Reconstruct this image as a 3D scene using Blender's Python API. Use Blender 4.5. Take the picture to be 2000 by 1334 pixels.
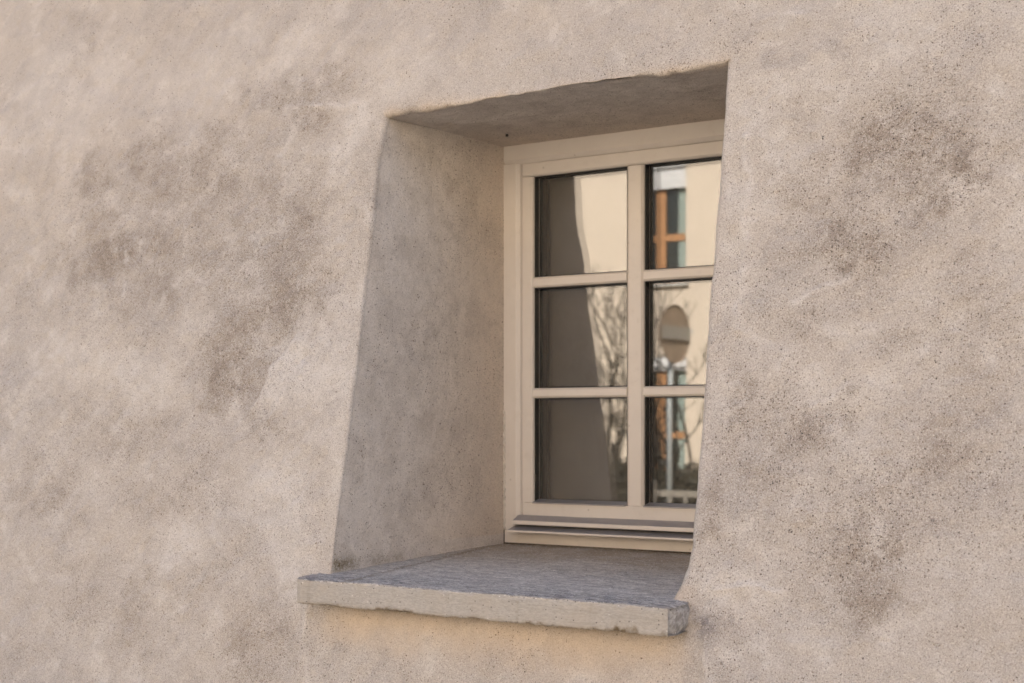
import bpy, math, random
import numpy as np
from mathutils import Vector, Matrix

# ------------------------------------------------------------------ clean
for o in list(bpy.data.objects):
    bpy.data.objects.remove(o, do_unlink=True)
scene = bpy.context.scene
COL = scene.collection
R = math.radians

# ------------------------------------------------------------------ camera
cam_d = bpy.data.cameras.new('camera')
cam = bpy.data.objects.new('camera', cam_d)
COL.objects.link(cam)
cam.location = (1.8668, -2.9251, 0.2943)
cam.rotation_euler = (R(90), 0, R(90 - 57.7727))
cam_d.sensor_width = 36.0
cam_d.lens = 48.6
cam_d.shift_y = (829.0 - 667.0) / 2000.0
cam_d.clip_start = 0.05
cam_d.clip_end = 2000
cam_d.dof.use_dof = True
cam_d.dof.focus_distance = 2.75
cam_d.dof.aperture_fstop = 5.0
scene.camera = cam

# ------------------------------------------------------------------ sky and sun
SUN_EL, SUN_AZ = 43.0, 24.0          # azimuth from +Y, towards +X positive
world = bpy.data.worlds.new('World')
scene.world = world
world.use_nodes = True
wn = world.node_tree.nodes
wl = world.node_tree.links
wn.clear()
sky = wn.new('ShaderNodeTexSky')
sky.sky_type = 'NISHITA'
sky.sun_disc = False
sky.sun_elevation = R(SUN_EL)
sky.sun_rotation = R(SUN_AZ)
sky.air_density = 1.0
sky.dust_density = 2.6
sky.ozone_density = 0.6
bg = wn.new('ShaderNodeBackground')
bg.inputs['Strength'].default_value = 0.11
wo = wn.new('ShaderNodeOutputWorld')
wl.new(sky.outputs[0], bg.inputs['Color'])
wl.new(bg.outputs[0], wo.inputs['Surface'])

sun_d = bpy.data.lights.new('sun', 'SUN')
sun_d.energy = 4.8
sun_d.angle = R(0.53)
sun_d.color = (1.0, 0.95, 0.88)
sun = bpy.data.objects.new('sun', sun_d)
COL.objects.link(sun)
sd = Vector((math.sin(R(SUN_AZ)) * math.cos(R(SUN_EL)), math.cos(R(SUN_AZ)) * math.cos(R(SUN_EL)), math.sin(R(SUN_EL))))
sun.rotation_euler = sd.to_track_quat('Z', 'Y').to_euler()
sun.location = (0, 20, 20)

vs = scene.view_settings
vs.view_transform = 'Standard'
vs.look = 'None'
vs.exposure = 1.62
vs.gamma = 1.0
vs.use_curve_mapping = False
cy = scene.cycles
cy.max_bounces = 7; cy.diffuse_bounces = 4; cy.glossy_bounces = 4; cy.transparent_max_bounces = 16
cy.caustics_reflective = False; cy.caustics_refractive = False
cy.use_denoising = True
cy.use_adaptive_sampling = True; cy.adaptive_threshold = 0.02
cy.denoising_prefilter = 'ACCURATE'

# ------------------------------------------------------------------ helpers
def tag(o, label=None, cat=None, group=None, kind=None):
    if label: o['label'] = label
    if cat: o['category'] = cat
    if group: o['group'] = group
    if kind: o['kind'] = kind
    return o

def empty(name, loc=(0, 0, 0), rz=0.0):
    o = bpy.data.objects.new(name, None)
    o.empty_display_size = 0.2
    COL.objects.link(o)
    o.location = loc
    o.rotation_euler = (0, 0, rz)
    return o

class MB:
    """collects shapes and links them as one mesh object"""
    def __init__(s):
        s.v = []; s.f = []; s.sm = []
    def box(s, x0, x1, y0, y1, z0, z1, b=0.0):
        """box with 45 degree bevels of width b on all twelve edges"""
        n = len(s.v)
        if b <= 0:
            for z in (z0, z1):
                s.v += [(x0, y0, z), (x1, y0, z), (x1, y1, z), (x0, y1, z)]
            s.f += [tuple(n + i for i in q) for q in ((3, 2, 1, 0), (4, 5, 6, 7), (0, 1, 5, 4), (1, 2, 6, 5), (2, 3, 7, 6), (3, 0, 4, 7))]
            s.sm += [False] * 6
            return
        lo = (x0, y0, z0); hi = (x1, y1, z1)
        idx = {}
        for c in range(8):
            sg = [(c >> k) & 1 for k in range(3)]
            for ax in range(3):
                p = []
                for k in range(3):
                    e = hi[k] if sg[k] else lo[k]
                    p.append(e if k == ax else (e - b if sg[k] else e + b))
                idx[(c, ax)] = len(s.v); s.v.append(tuple(p))
        def C(sx, sy, sz): return sx | sy << 1 | sz << 2
        for ax in range(3):
            o1, o2 = [k for k in range(3) if k != ax]
            for side in (0, 1):
                q = []
                for a, bb in ((0, 0), (1, 0), (1, 1), (0, 1)):
                    sg = [0, 0, 0]; sg[ax] = side; sg[o1] = a; sg[o2] = bb
                    q.append(idx[(C(*sg), ax)])
                flip = (side == 0) ^ (ax == 1)
                s.f.append(tuple(reversed(q)) if flip else tuple(q)); s.sm.append(False)
        cen = Vector(((x0 + x1) / 2, (y0 + y1) / 2, (z0 + z1) / 2))
        extra = []
        for ax in range(3):
            o1, o2 = [k for k in range(3) if k != ax]
            for a in (0, 1):
                for bb in (0, 1):
                    s0 = [0, 0, 0]; s0[o1] = a; s0[o2] = bb; s1 = list(s0); s1[ax] = 1
                    extra.append([idx[(C(*s0), o1)], idx[(C(*s1), o1)], idx[(C(*s1), o2)], idx[(C(*s0), o2)]])
        for c in range(8):
            extra.append([idx[(c, 0)], idx[(c, 1)], idx[(c, 2)]])
        for q in extra:
            p = [Vector(s.v[i]) for i in q]
            nn = (p[1] - p[0]).cross(p[2] - p[0])
            m = sum(p, Vector()) / len(p)
            if nn.dot(m - cen) < 0: q.reverse()
            s.f.append(tuple(q)); s.sm.append(False)
    def prism_x(s, prof, x0, x1):
        """closed (y,z) profile swept along x, profile given counter-clockwise seen from +x"""
        n = len(s.v); k = len(prof)
        s.v += [(x0, y, z) for y, z in prof] + [(x1, y, z) for y, z in prof]
        for i in range(k):
            j = (i + 1) % k
            s.f.append((n + j, n + i, n + k + i, n + k + j)[::-1]); s.sm.append(False)
        s.f.append(tuple(n + i for i in range(k))[::-1]); s.sm.append(False)
        s.f.append(tuple(n + k + i for i in range(k))); s.sm.append(False)
    def prism_z(s, prof, z0, z1):
        """closed (x,y) profile swept along z"""
        n = len(s.v); k = len(prof)
        s.v += [(x, y, z0) for x, y in prof] + [(x, y, z1) for x, y in prof]
        for i in range(k):
            j = (i + 1) % k
            s.f.append((n + i, n + j, n + k + j, n + k + i)); s.sm.append(False)
        s.f.append(tuple(n + i for i in range(k))[::-1]); s.sm.append(False)
        s.f.append(tuple(n + k + i for i in range(k))); s.sm.append(False)
    def tube(s, pts, rad, sides=6, cap=True):
        n = len(s.v); m = len(pts)
        up = Vector((0.13, 0.31, 0.94))
        for i, p in enumerate(pts):
            p = Vector(p)
            d = (Vector(pts[min(i + 1, m - 1)]) - Vector(pts[max(i - 1, 0)])).normalized()
            a = d.cross(up)
            if a.length < 1e-3: a = d.cross(Vector((1, 0, 0)))
            a.normalize(); b = d.cross(a)
            for k in range(sides):
                t = 2 * math.pi * k / sides
                s.v.append(tuple(p + (a * math.cos(t) + b * math.sin(t)) * rad[i]))
        for i in range(m - 1):
            for k in range(sides):
                k2 = (k + 1) % sides
                s.f.append((n + i * sides + k2, n + i * sides + k, n + (i + 1) * sides + k, n + (i + 1) * sides + k2)); s.sm.append(True)
        if cap:
            s.f.append(tuple(n + k for k in range(sides))); s.sm.append(False)
            s.f.append(tuple(n + (m - 1) * sides + k for k in range(sides))[::-1]); s.sm.append(False)
    def build(s, name, mat=None, parent=None):
        me = bpy.data.meshes.new(name)
        me.from_pydata(s.v, [], s.f)
        me.polygons.foreach_set('use_smooth', s.sm)
        me.update()
        o = bpy.data.objects.new(name, me)
        COL.objects.link(o)
        if mat: me.materials.append(mat)
        if parent: o.parent = parent
        return o

def copy_obj(o, parent=None):
    c = o.copy(); COL.objects.link(c); c.parent = parent
    return c

def copy_tree(o, parent=None):
    c = copy_obj(o, parent)
    for ch in list(o.children):
        copy_tree(ch, c)
    return c

# ------------------------------------------------------------------ numpy noise
def _hash(ix, iy, iz, seed):
    h = (ix.astype(np.uint32) * np.uint32(374761393) + iy.astype(np.uint32) * np.uint32(668265263)
         + iz.astype(np.uint32) * np.uint32(2246822519) + np.uint32(seed) * np.uint32(3266489917))
    h ^= h >> np.uint32(13); h *= np.uint32(1274126177); h ^= h >> np.uint32(16)
    h *= np.uint32(2654435761); h ^= h >> np.uint32(15)
    return h.astype(np.float64) / 4294967295.0 * 2 - 1

def vnoise(P, scale, seed=0):
    Q = P * scale
    I = np.floor(Q).astype(np.int64); F = Q - I
    F = F * F * F * (F * (F * 6 - 15) + 10)
    out = np.zeros(len(P))
    for dx in (0, 1):
        wx = F[:, 0] if dx else 1 - F[:, 0]
        for dy in (0, 1):
            wy = F[:, 1] if dy else 1 - F[:, 1]
            for dz in (0, 1):
                wz = F[:, 2] if dz else 1 - F[:, 2]
                out += wx * wy * wz * _hash(I[:, 0] + dx, I[:, 1] + dy, I[:, 2] + dz, seed)
    return out

def fbm(P, scale, octaves=4, seed=0, gain=0.5):
    a = 1.0; t = 0.0; out = np.zeros(len(P))
    for k in range(octaves):
        out += a * vnoise(P + 17.3 * k, scale * 2.03 ** k, seed + k); t += a; a *= gain
    return out / t * 1.6

def sstep(a, b, x):
    t = np.clip((x - a) / (b - a), 0, 1)
    return t * t * (3 - 2 * t)

# ------------------------------------------------------------------ materials
class NT:
    def __init__(s, name):
        s.m = bpy.data.materials.new(name); s.m.use_nodes = True
        s.n = s.m.node_tree.nodes; s.l = s.m.node_tree.links
        s.b = s.n['Principled BSDF']
        s.out = s.n['Material Output']
    def node(s, t, **kw):
        n = s.n.new(t)
        for k, v in kw.items(): setattr(n, k, v)
        return n
    def put(s, inp, v):
        if isinstance(v, bpy.types.NodeSocket): s.l.new(v, inp)
        else: inp.default_value = v
    def pos(s):
        return s.node('ShaderNodeTexCoord').outputs['Object']
    def mapping(s, vec, scale=(1, 1, 1), loc=(0, 0, 0), rot=(0, 0, 0)):
        n = s.node('ShaderNodeMapping'); s.put(n.inputs['Vector'], vec)
        n.inputs['Scale'].default_value = scale; n.inputs['Location'].default_value = loc; n.inputs['Rotation'].default_value = rot
        return n.outputs[0]
    def noise(s, vec, scale, detail=4, rough=0.5, dist=0.0):
        n = s.node('ShaderNodeTexNoise'); s.put(n.inputs['Vector'], vec)
        n.inputs['Scale'].default_value = scale; n.inputs['Detail'].default_value = detail
        n.inputs['Roughness'].default_value = rough; n.inputs['Distortion'].default_value = dist
        return n.outputs['Fac']
    def voro(s, vec, scale, rnd=1.0):
        n = s.node('ShaderNodeTexVoronoi'); s.put(n.inputs['Vector'], vec)
        n.inputs['Scale'].default_value = scale; n.inputs['Randomness'].default_value = rnd
        return n.outputs['Distance'], n.outputs['Color']
    def math(s, op, a, b=0.0, c=None, clamp=False):
        n = s.node('ShaderNodeMath', operation=op, use_clamp=clamp)
        s.put(n.inputs[0], a); s.put(n.inputs[1], b)
        if c is not None: s.put(n.inputs[2], c)
        return n.outputs[0]
    def ramp(s, v, a, b, lo=0.0, hi=1.0, smooth=True):
        n = s.node('ShaderNodeMapRange', interpolation_type='SMOOTHSTEP' if smooth else 'LINEAR')
        s.put(n.inputs['Value'], v); s.put(n.inputs['From Min'], a); s.put(n.inputs['From Max'], b)
        s.put(n.inputs['To Min'], lo); s.put(n.inputs['To Max'], hi)
        return n.outputs['Result']
    def mix(s, f, a, b, mode='MIX'):
        n = s.node('ShaderNodeMix', data_type='RGBA', blend_type=mode)
        s.put(n.inputs[0], f)
        for i, v in ((6, a), (7, b)):
            if isinstance(v, (tuple, list)) and len(v) == 3: v = (*v, 1.0)
            s.put(n.inputs[i], v)
        return n.outputs[2]
    def attr(s, name):
        return s.node('ShaderNodeAttribute', attribute_name=name).outputs['Fac']
    def sep(s, col):
        n = s.node('ShaderNodeSeparateColor'); s.put(n.inputs[0], col); return n.outputs
    def bump(s, h, dist, strength=1.0, normal=None):
        n = s.node('ShaderNodeBump'); s.put(n.inputs['Height'], h)
        n.inputs['Distance'].default_value = dist; n.inputs['Strength'].default_value = strength
        if normal is not None: s.put(n.inputs['Normal'], normal)
        return n.outputs[0]
    def fin(s, col, rough=0.6, normal=None, spec=0.5, metal=0.0):
        if isinstance(col, (tuple, list)) and len(col) == 3: col = (*col, 1.0)
        s.put(s.b.inputs['Base Color'], col); s.put(s.b.inputs['Roughness'], rough)
        s.put(s.b.inputs['Specular IOR Level'], spec); s.put(s.b.inputs['Metallic'], metal)
        if normal is not None: s.put(s.b.inputs['Normal'], normal)
        return s.m

def mat_plain(name, col, rough=0.6, var=0.12, scale=6.0, bump=0.0, bscale=80.0, metal=0.0, spec=0.5):
    t = NT(name); p = t.pos()
    f = t.noise(p, scale, 5, 0.6)
    c = t.mix(t.ramp(f, 0.3, 0.7), tuple(x * (1 - var) for x in col), tuple(min(1, x * (1 + var)) for x in col))
    nrm = t.bump(t.noise(p, bscale, 4, 0.6), bump) if bump else None
    return t.fin(c, rough, nrm, spec, metal)

def mat_plaster():
    t = NT('weathered_lime_plaster'); p = t.pos()
    stain = t.attr('stain'); warm = t.attr('warm'); pale = t.attr('pale'); moss_and_dark = t.attr('moss_and_dark'); smooth = t.attr('smooth')
    damp = t.attr('damp')
    n1 = t.attr('tone'); n2 = t.attr('mottle'); n3 = t.attr('cloud'); clus = t.attr('cluster'); streak = t.attr('streak')
    base = t.mix(n1, (0.485, 0.440, 0.403), (0.562, 0.501, 0.438))
    base = t.mix(t.ramp(n2, 0.52, 0.9, 0, 0.55), base, (0.415, 0.382, 0.355))
    base = t.mix(t.ramp(n2, 0.46, 0.1, 0, 0.5), base, (0.674, 0.616, 0.553))
    base = t.mix(t.ramp(n3, 0.46, 0.08, 0, 0.5), base, (0.704, 0.658, 0.607))
    base = t.mix(t.ramp(n3, 0.54, 0.9, 0, 0.55), base, (0.391, 0.349, 0.320))
    base = t.mix(t.ramp(streak, 0.58, 1.0, 0, 0.25), base, (0.391, 0.344, 0.303))
    base = t.mix(t.ramp(streak, 0.40, 0.0, 0, 0.2), base, (0.684, 0.626, 0.564))
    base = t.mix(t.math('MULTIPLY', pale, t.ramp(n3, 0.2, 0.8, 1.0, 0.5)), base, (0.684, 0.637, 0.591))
    # warm tint: unweathered plaster under sill and at lintel, also reveal and upper left
    base = t.mix(t.math('MULTIPLY', warm, t.ramp(n3, 0.1, 0.8, 1.0, 0.7)), base, (0.60, 0.455, 0.315))
    # stains: brownish grey dirt sitting in the grain
    ns = t.noise(p, 130.0, 3, 0.7)
    sf = t.math('MULTIPLY', stain, t.ramp(t.math('ADD', t.math('MULTIPLY', ns, 0.6), t.math('MULTIPLY', n3, 0.5)), 0.32, 0.74, 0.10, 1.0), clamp=True)
    base = t.mix(t.math('MULTIPLY', sf, 0.92), base, (0.275, 0.22, 0.17))
    base = t.mix(t.math('MULTIPLY', damp, t.ramp(ns, 0.3, 0.7, 0.35, 0.9)), base, (0.20, 0.19, 0.205))
    base = t.mix(t.math('MULTIPLY', moss_and_dark, t.ramp(ns, 0.3, 0.6, 0.25, 1.0)), base, (0.16, 0.12, 0.06))
    # sand grain
    gfine = t.noise(p, 400.0, 2, 0.7)
    rough_amt = t.math('SUBTRACT', 1.0, t.math('MULTIPLY', smooth, 0.6))
    base = t.mix(t.math('MULTIPLY', t.ramp(gfine, 0.51, 0.68, 0, 0.62), rough_amt), base, (0.25, 0.21, 0.175))
    base = t.mix(t.math('MULTIPLY', t.ramp(gfine, 0.48, 0.3, 0, 0.65), rough_amt), base, (0.762, 0.719, 0.662))
    # dark aggregate in three sizes, clustered
    dens = t.math('ADD', t.math('MULTIPLY', clus, 0.28), t.math('MULTIPLY', stain, 0.62))
    dens = t.math('MULTIPLY', dens, rough_amt)
    wv = t.node('ShaderNodeVectorMath', operation='ADD')
    t.put(wv.inputs[0], p)
    wn_ = t.node('ShaderNodeTexNoise'); t.put(wn_.inputs['Vector'], p); wn_.inputs['Scale'].default_value = 260; wn_.inputs['Detail'].default_value = 1
    sc_ = t.node('ShaderNodeVectorMath', operation='SCALE'); t.put(sc_.inputs[0], wn_.outputs['Color']); sc_.inputs['Scale'].default_value = 0.004
    t.put(wv.inputs[1], sc_.outputs[0])
    pw = wv.outputs[0]
    for sc, r0, r1, k, add, lo in ((430.0, 0.24, 0.46, 0.9, 0.06, 0.3), (235.0, 0.19, 0.40, 0.80, 0.03, 0.35), (104.0, 0.07, 0.27, 0.36, 0.008, 0.5)):
        d, c = t.voro(pw, sc)
        ch = t.sep(c)
        pick = t.math('LESS_THAN', ch[0], t.math('ADD', t.math('MULTIPLY', dens, k), t.math('MULTIPLY', rough_amt, add)))
        dot = t.math('MULTIPLY', t.ramp(d, r0, r1, 1.0, 0.0), pick)
        if sc == 235.0: pit = dot
        gcol = t.mix(ch[1], (0.04, 0.036, 0.04), (0.19, 0.13, 0.085))
        base = t.mix(t.math('MULTIPLY', dot, t.ramp(ch[2], 0.0, 1.0, lo, 0.97)), base, gcol)
    # relief
    h = t.math('ADD', t.math('MULTIPLY', t.noise(p, 160.0, 3, 0.7), 0.0024), t.math('MULTIPLY', gfine, 0.0010))
    h = t.math('MULTIPLY', h, t.math('SUBTRACT', 1.0, t.math('MULTIPLY', smooth, 0.45)))
    h = t.math('SUBTRACT', h, t.math('MULTIPLY', pit, 0.0012))
    return t.fin(base, 0.95, t.bump(h, 1.0, 1.0), 0.15)

def mat_stone():
    t = NT('sawn_grey_stone'); p = t.pos()
    top = t.attr('top'); dirt = t.attr('dirt'); side = t.attr('side')
    ps = t.mapping(p, (1.0, 3.2, 5.0))
    streak = t.noise(ps, 22.0, 6, 0.7, 0.3)
    fine = t.noise(t.mapping(p, (1.0, 2.2, 3.0)), 120.0, 5, 0.8)
    mott = t.noise(p, 9.0, 5, 0.6, 0.4)
    front = t.mix(t.ramp(fine, 0.35, 0.65), (0.38, 0.35, 0.315), (0.52, 0.485, 0.44))
    front = t.mix(t.ramp(mott, 0.4, 0.7, 0, 0.5), front, (0.46, 0.40, 0.33))
    front = t.mix(t.ramp(t.noise(t.mapping(p, (1.5, 1.0, 22.0)), 9.0, 5, 0.7), 0.5, 0.72, 0, 0.5), front, (0.33, 0.30, 0.265))
    front = t.mix(t.ramp(t.noise(t.mapping(p, (6.0, 1.0, 1.2)), 5.0, 4, 0.6), 0.56, 0.75, 0, 0.35), front, (0.28, 0.235, 0.18))
    tc = t.mix(t.ramp(fine, 0.3, 0.7), (0.33, 0.295, 0.255), (0.85, 0.775, 0.685))
    tc = t.mix(t.ramp(streak, 0.38, 0.58, 0.85, 0), tc, (0.37, 0.335, 0.30))
    tc = t.mix(t.ramp(streak, 0.55, 0.78, 0, 0.6), tc, (0.78, 0.75, 0.72))
    tc = t.mix(t.math('MULTIPLY', t.attr('front_lichen'), t.ramp(t.noise(ps, 38.0, 5, 0.75), 0.38, 0.56, 0.95, 0.1)), tc, (0.16, 0.15, 0.152))
    tc = t.mix(t.math('MULTIPLY', t.attr('back_warm'), t.ramp(mott, 0.3, 0.7, 0.45, 0.95)), tc, (0.36, 0.29, 0.21))
    col = t.mix(top, front, tc)  # top face coloured paler, in place of stronger sky light on it
    sc = t.mix(t.ramp(t.noise(p, 90.0, 5, 0.7), 0.35, 0.65), (0.27, 0.25, 0.235), (0.50, 0.475, 0.45))
    col = t.mix(side, col, sc)
    col = t.mix(t.math('MULTIPLY', dirt, t.ramp(t.noise(p, 70.0, 4, 0.7), 0.35, 0.6, 0.3, 1.0)), col, (0.17, 0.125, 0.075))
    sp, cc = t.voro(p, 270.0); ch = t.sep(cc)
    col = t.mix(t.math('MULTIPLY', t.math('LESS_THAN', ch[0], t.math('ADD', t.math('MULTIPLY', top, 0.16), 0.01)), t.ramp(sp, 0.25, 0.5, 0.75, 0)), col, (0.82, 0.79, 0.75))
    col = t.mix(t.math('MULTIPLY', t.math('GREATER_THAN', ch[0], t.math('SUBTRACT', 0.975, t.math('MULTIPLY', top, 0.125))), t.ramp(sp, 0.25, 0.5, 0.75, 0)), col, (0.09, 0.085, 0.085))
    h = t.math('ADD', t.math('MULTIPLY', fine, 0.0015), t.math('MULTIPLY', t.noise(p, 420.0, 3, 0.6), 0.0007))
    h = t.math('ADD', h, t.math('MULTIPLY', t.math('MULTIPLY', streak, top), 0.0008))
    return t.fin(col, 0.85, t.bump(h, 1.0, 0.8), 0.3)

def mat_paint():
    t = NT('beige_painted_wood'); p = t.pos()
    f = t.noise(p, 7.0, 5, 0.6)
    c = t.mix(t.ramp(f, 0.3, 0.7), (0.645, 0.585, 0.52), (0.68, 0.62, 0.552))
    sp, cc = t.voro(p, 55.0); ch = t.sep(cc)
    scuff = t.math('MULTIPLY', t.math('LESS_THAN', ch[0], 0.035), t.ramp(sp, 0.06, 0.2, 0.5, 0.0))
    c = t.mix(scuff, c, (0.30, 0.25, 0.20))
    dust = t.ramp(t.noise(p, 40.0, 5, 0.7), 0.52, 0.75, 0, 0.22)
    c = t.mix(dust, c, (0.50, 0.44, 0.375))
    h = t.math('ADD', t.math('MULTIPLY', t.noise(t.mapping(p, (1, 1, 1)), 60.0, 3, 0.5), 0.0003), t.math('MULTIPLY', t.noise(p, 500.0, 2), 0.00006))
    return t.fin(c, t.ramp(f, 0.2, 0.8, 0.36, 0.5), t.bump(h, 1.0, 0.5), 0.4)

def mat_alu():
    t = NT('anodised_drip_rail'); p = t.pos()
    f = t.noise(p, 30.0, 5, 0.7)
    c = t.mix(t.ramp(f, 0.3, 0.7), (0.30, 0.285, 0.285), (0.36, 0.34, 0.335))
    return t.fin(c, t.ramp(f, 0.2, 0.8, 0.3, 0.45), t.bump(t.noise(p, 300.0, 3), 0.0003, 0.4), 0.5, 0.3)

def mat_glass(name, refl):
    t = NT(name); p = t.pos()
    tr = t.node('ShaderNodeBsdfTransparent'); tr.inputs['Color'].default_value = (0.97, 0.97, 0.965, 1)
    gl = t.node('ShaderNodeBsdfGlossy'); gl.inputs['Roughness'].default_value = 0.0
    gl.inputs['Color'].default_value = (1.0, 0.98, 0.95, 1)
    df = t.node('ShaderNodeBsdfDiffuse'); df.inputs['Color'].default_value = (0.55, 0.5, 0.43, 1)
    m1 = t.node('ShaderNodeMixShader'); m1.inputs[0].default_value = refl
    t.l.new(tr.outputs[0], m1.inputs[1]); t.l.new(gl.outputs[0], m1.inputs[2])
    # a film of dust with specks, thicker towards the sill
    p = t.node('ShaderNodeNewGeometry').outputs['Position']
    sp, cc = t.voro(p, 260.0); ch = t.sep(cc)
    zz = t.node('ShaderNodeSeparateXYZ'); t.put(zz.inputs[0], p)
    low = t.ramp(zz.outputs[2], 0.40, 0.08, 0.0, 1.0)
    speck = t.math('MULTIPLY', t.math('LESS_THAN', ch[0], t.math('MULTIPLY', low, 0.16)), t.ramp(sp, 0.08, 0.25, 0.28, 0.0))
    film = t.math('ADD', t.math('MULTIPLY', t.noise(p, 14.0, 5, 0.6), t.math('ADD', t.math('MULTIPLY', low, 0.03), 0.012)), speck)
    m2 = t.node('ShaderNodeMixShader'); t.put(m2.inputs[0], film)
    t.l.new(m1.outputs[0], m2.inputs[1]); t.l.new(df.outputs[0], m2.inputs[2])
    t.l.new(m2.outputs[0], t.out.inputs['Surface'])
    return t.m

M = {}
M['plaster'] = mat_plaster()
M['stone'] = mat_stone()
M['paint'] = mat_paint()
M['alu'] = mat_alu()
M['glass'] = mat_glass('window_glass', 0.072)
M['spacer'] = mat_plain('black_spacer', (0.012, 0.011, 0.010), 0.5, 0.2)
M['seal'] = mat_plain('white_sealant', (0.58, 0.53, 0.46), 0.6, 0.2, 60, 0.0006, 200)
M['groove'] = mat_plain('dark_joint', (0.05, 0.035, 0.025), 0.9, 0.3, 80)
M['room'] = mat_plain('room_wall', (0.34, 0.31, 0.26), 0.9, 0.05)
M['tile'] = mat_plain('clay_roof_tile', (0.30, 0.13, 0.07), 0.85, 0.3, 20, 0.01, 30)
M['asphalt'] = mat_plain('worn_pale_asphalt', (0.17, 0.16, 0.145), 0.9, 0.25, 3, 0.006, 160)
M['paving'] = mat_plain('paving', (0.40, 0.365, 0.32), 0.9, 0.15, 2, 0.004, 120)
M['kerbstone'] = mat_plain('kerb_stone', (0.36, 0.34, 0.31), 0.85, 0.15, 5, 0.004, 90)
M['earth'] = mat_plain('ground', (0.12, 0.11, 0.06), 0.95, 0.35, 0.6, 0.02, 20)
M['facade'] = mat_plain('cream_render', (0.74, 0.635, 0.52), 0.9, 0.03, 1.2, 0.003, 180, spec=0.1)
M['orange_wood'] = mat_plain('orange_varnished_wood', (0.46, 0.24, 0.115), 0.45, 0.15, 14)
M['shutter'] = mat_plain('white_shutter', (0.80, 0.80, 0.80), 0.45, 0.04)
M['teal_strips'] = mat_plain('teal_reveal_tint', (0.40, 0.49, 0.45), 0.9, 0.1, 8)
M['darkglass'] = mat_plain('dark_house_glass', (0.02, 0.026, 0.026), 0.03, 0.1, 3, spec=0.8)
M['white_sill'] = mat_plain('white_sill', (0.72, 0.70, 0.66), 0.5, 0.06)
M['pole'] = mat_plain('galvanised_pole', (0.36, 0.385, 0.385), 0.5, 0.08, 20, metal=0.1)
M['mirror_brown'] = mat_plain('mirror_brown_paint', (0.29, 0.215, 0.155), 0.6, 0.1, 6)
M['bracket_and_band'] = mat_plain('grey_bracket_band', (0.27, 0.25, 0.22), 0.5, 0.08, 10)
M['bark'] = mat_plain('bare_bark', (0.042, 0.034, 0.027), 0.9, 0.3, 30, 0.003, 150)
M['leaf'] = mat_plain('dark_evergreen', (0.040, 0.038, 0.027), 0.6, 0.45, 3)
M['fencewood'] = mat_plain('bleached_fence', (0.27, 0.245, 0.21), 0.8, 0.15, 8)

# ------------------------------------------------------------------ setting: ground, road, pavements
GZ = -1.35
def sheet(name, x0, x1, y0, y1, z, mat):
    b = MB(); b.v = [(x0, y0, z), (x1, y0, z), (x1, y1, z), (x0, y1, z)]; b.f = [(0, 1, 2, 3)]; b.sm = [False]
    return tag(b.build(name, mat), kind='structure')
sheet('ground', -400, 400, -400, 400, GZ - 0.12, M['earth'])
sheet('road', -120, 120, -7.6, -2.2 - 0.15, GZ - 0.116, M['asphalt'])
for y0, y1, ky in ((-2.2, 8.0, -2.275), (-9.2, -7.75, -7.675)):
    b = MB(); b.box(-120, 120, y0, y1, GZ - 0.3, GZ)
    tag(b.build('pavement', M['paving']), kind='structure')
    b = MB(); b.box(-120, 120, ky - 0.073, ky + 0.073, GZ - 0.3, GZ + 0.004, 0.012)
    tag(b.build('kerb', M['kerbstone']), kind='structure')

# ------------------------------------------------------------------ the old house: battered plaster wall with a deep window
house = empty('old_house', (0, 0, 0))
tag(house, 'old rough beige plastered house with thick sloping wall and a deep-set window', 'house')

Z0, Z1 = -0.062, 1.004
XL0, XR0 = -0.055, 0.790
IX0, IX1, IZ0, IZ1, IY = 0.0, 0.735, -0.062, 0.991, 0.012

def Dw(z):
    d = 0.6158 - 0.2235 * z
    lo = 0.17
    k = 0.08
    return lo + 0.5 * ((d - lo) + np.sqrt((d - lo) ** 2 + k * k)) - 0.0
def XL(z):
    return np.interp(z, [-0.1, 0.0, 0.2, 0.45, 0.75, 0.9, 1.004], [-0.042, -0.044, -0.050, -0.056, -0.068, -0.076, -0.070])
def XR(z):
    return np.interp(z, [-0.1, -0.03, 0.0, 0.03, 0.07, 0.15, 0.36, 0.58, 0.79, 1.004], [0.745, 0.757, 0.772, 0.781, 0.786, 0.785, 0.778, 0.774, 0.770, 0.770])

def spaced(near, dense_to, step, far, grow=1.25):
    a = list(near)
    while a[-1] < dense_to: a.append(a[-1] + step)
    s = step
    while a[-1] < far:
        s = min(s * grow, 0.6); a.append(a[-1] + s)
    a[-1] = far
    return np.array(a)
NEAR = [0, 0.0008, 0.002, 0.0036, 0.0056, 0.0080, 0.011, 0.0145]
ST = 0.0048
offL = spaced(NEAR, 1.9, ST, 10.5)
offR = spaced(NEAR, 0.85, ST, 5.2)
offB = spaced(NEAR, 0.45, ST, Z0 - GZ + 0.02)
offT = spaced(NEAR, 0.75, ST, 3.0 - Z1)
nM = 200; nH = 250
tm = np.linspace(0, 1, nM + 1)[1:-1]; th = np.linspace(0, 1, nH + 1)[1:-1]
nL, nR, nB, nT = len(offL), len(offR), len(offB), len(offT)
NX = nL + len(tm) + nR; NZ = nB + len(th) + nT
zz = np.concatenate([Z0 - offB[::-1], Z0 + (Z1 - Z0) * th, Z1 + offT])
zc = np.clip(zz, Z0, Z1)
xl = XL(zc)[:, None]; xr = XR(zc)[:, None]
GX = np.zeros((NZ, NX))
oL = offL[::-1][None, :]
GX[:, :nL] = XL0 - oL + (xl - XL0) * np.exp(-oL / 0.25)
GX[:, nL:nL + len(tm)] = xl + (xr - xl) * tm[None, :]
oR = offR[None, :]
GX[:, nL + len(tm):] = XR0 + oR + (xr - XR0) * np.exp(-oR / 0.25)
GZg = np.repeat(zz[:, None], NX, 1)
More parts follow.
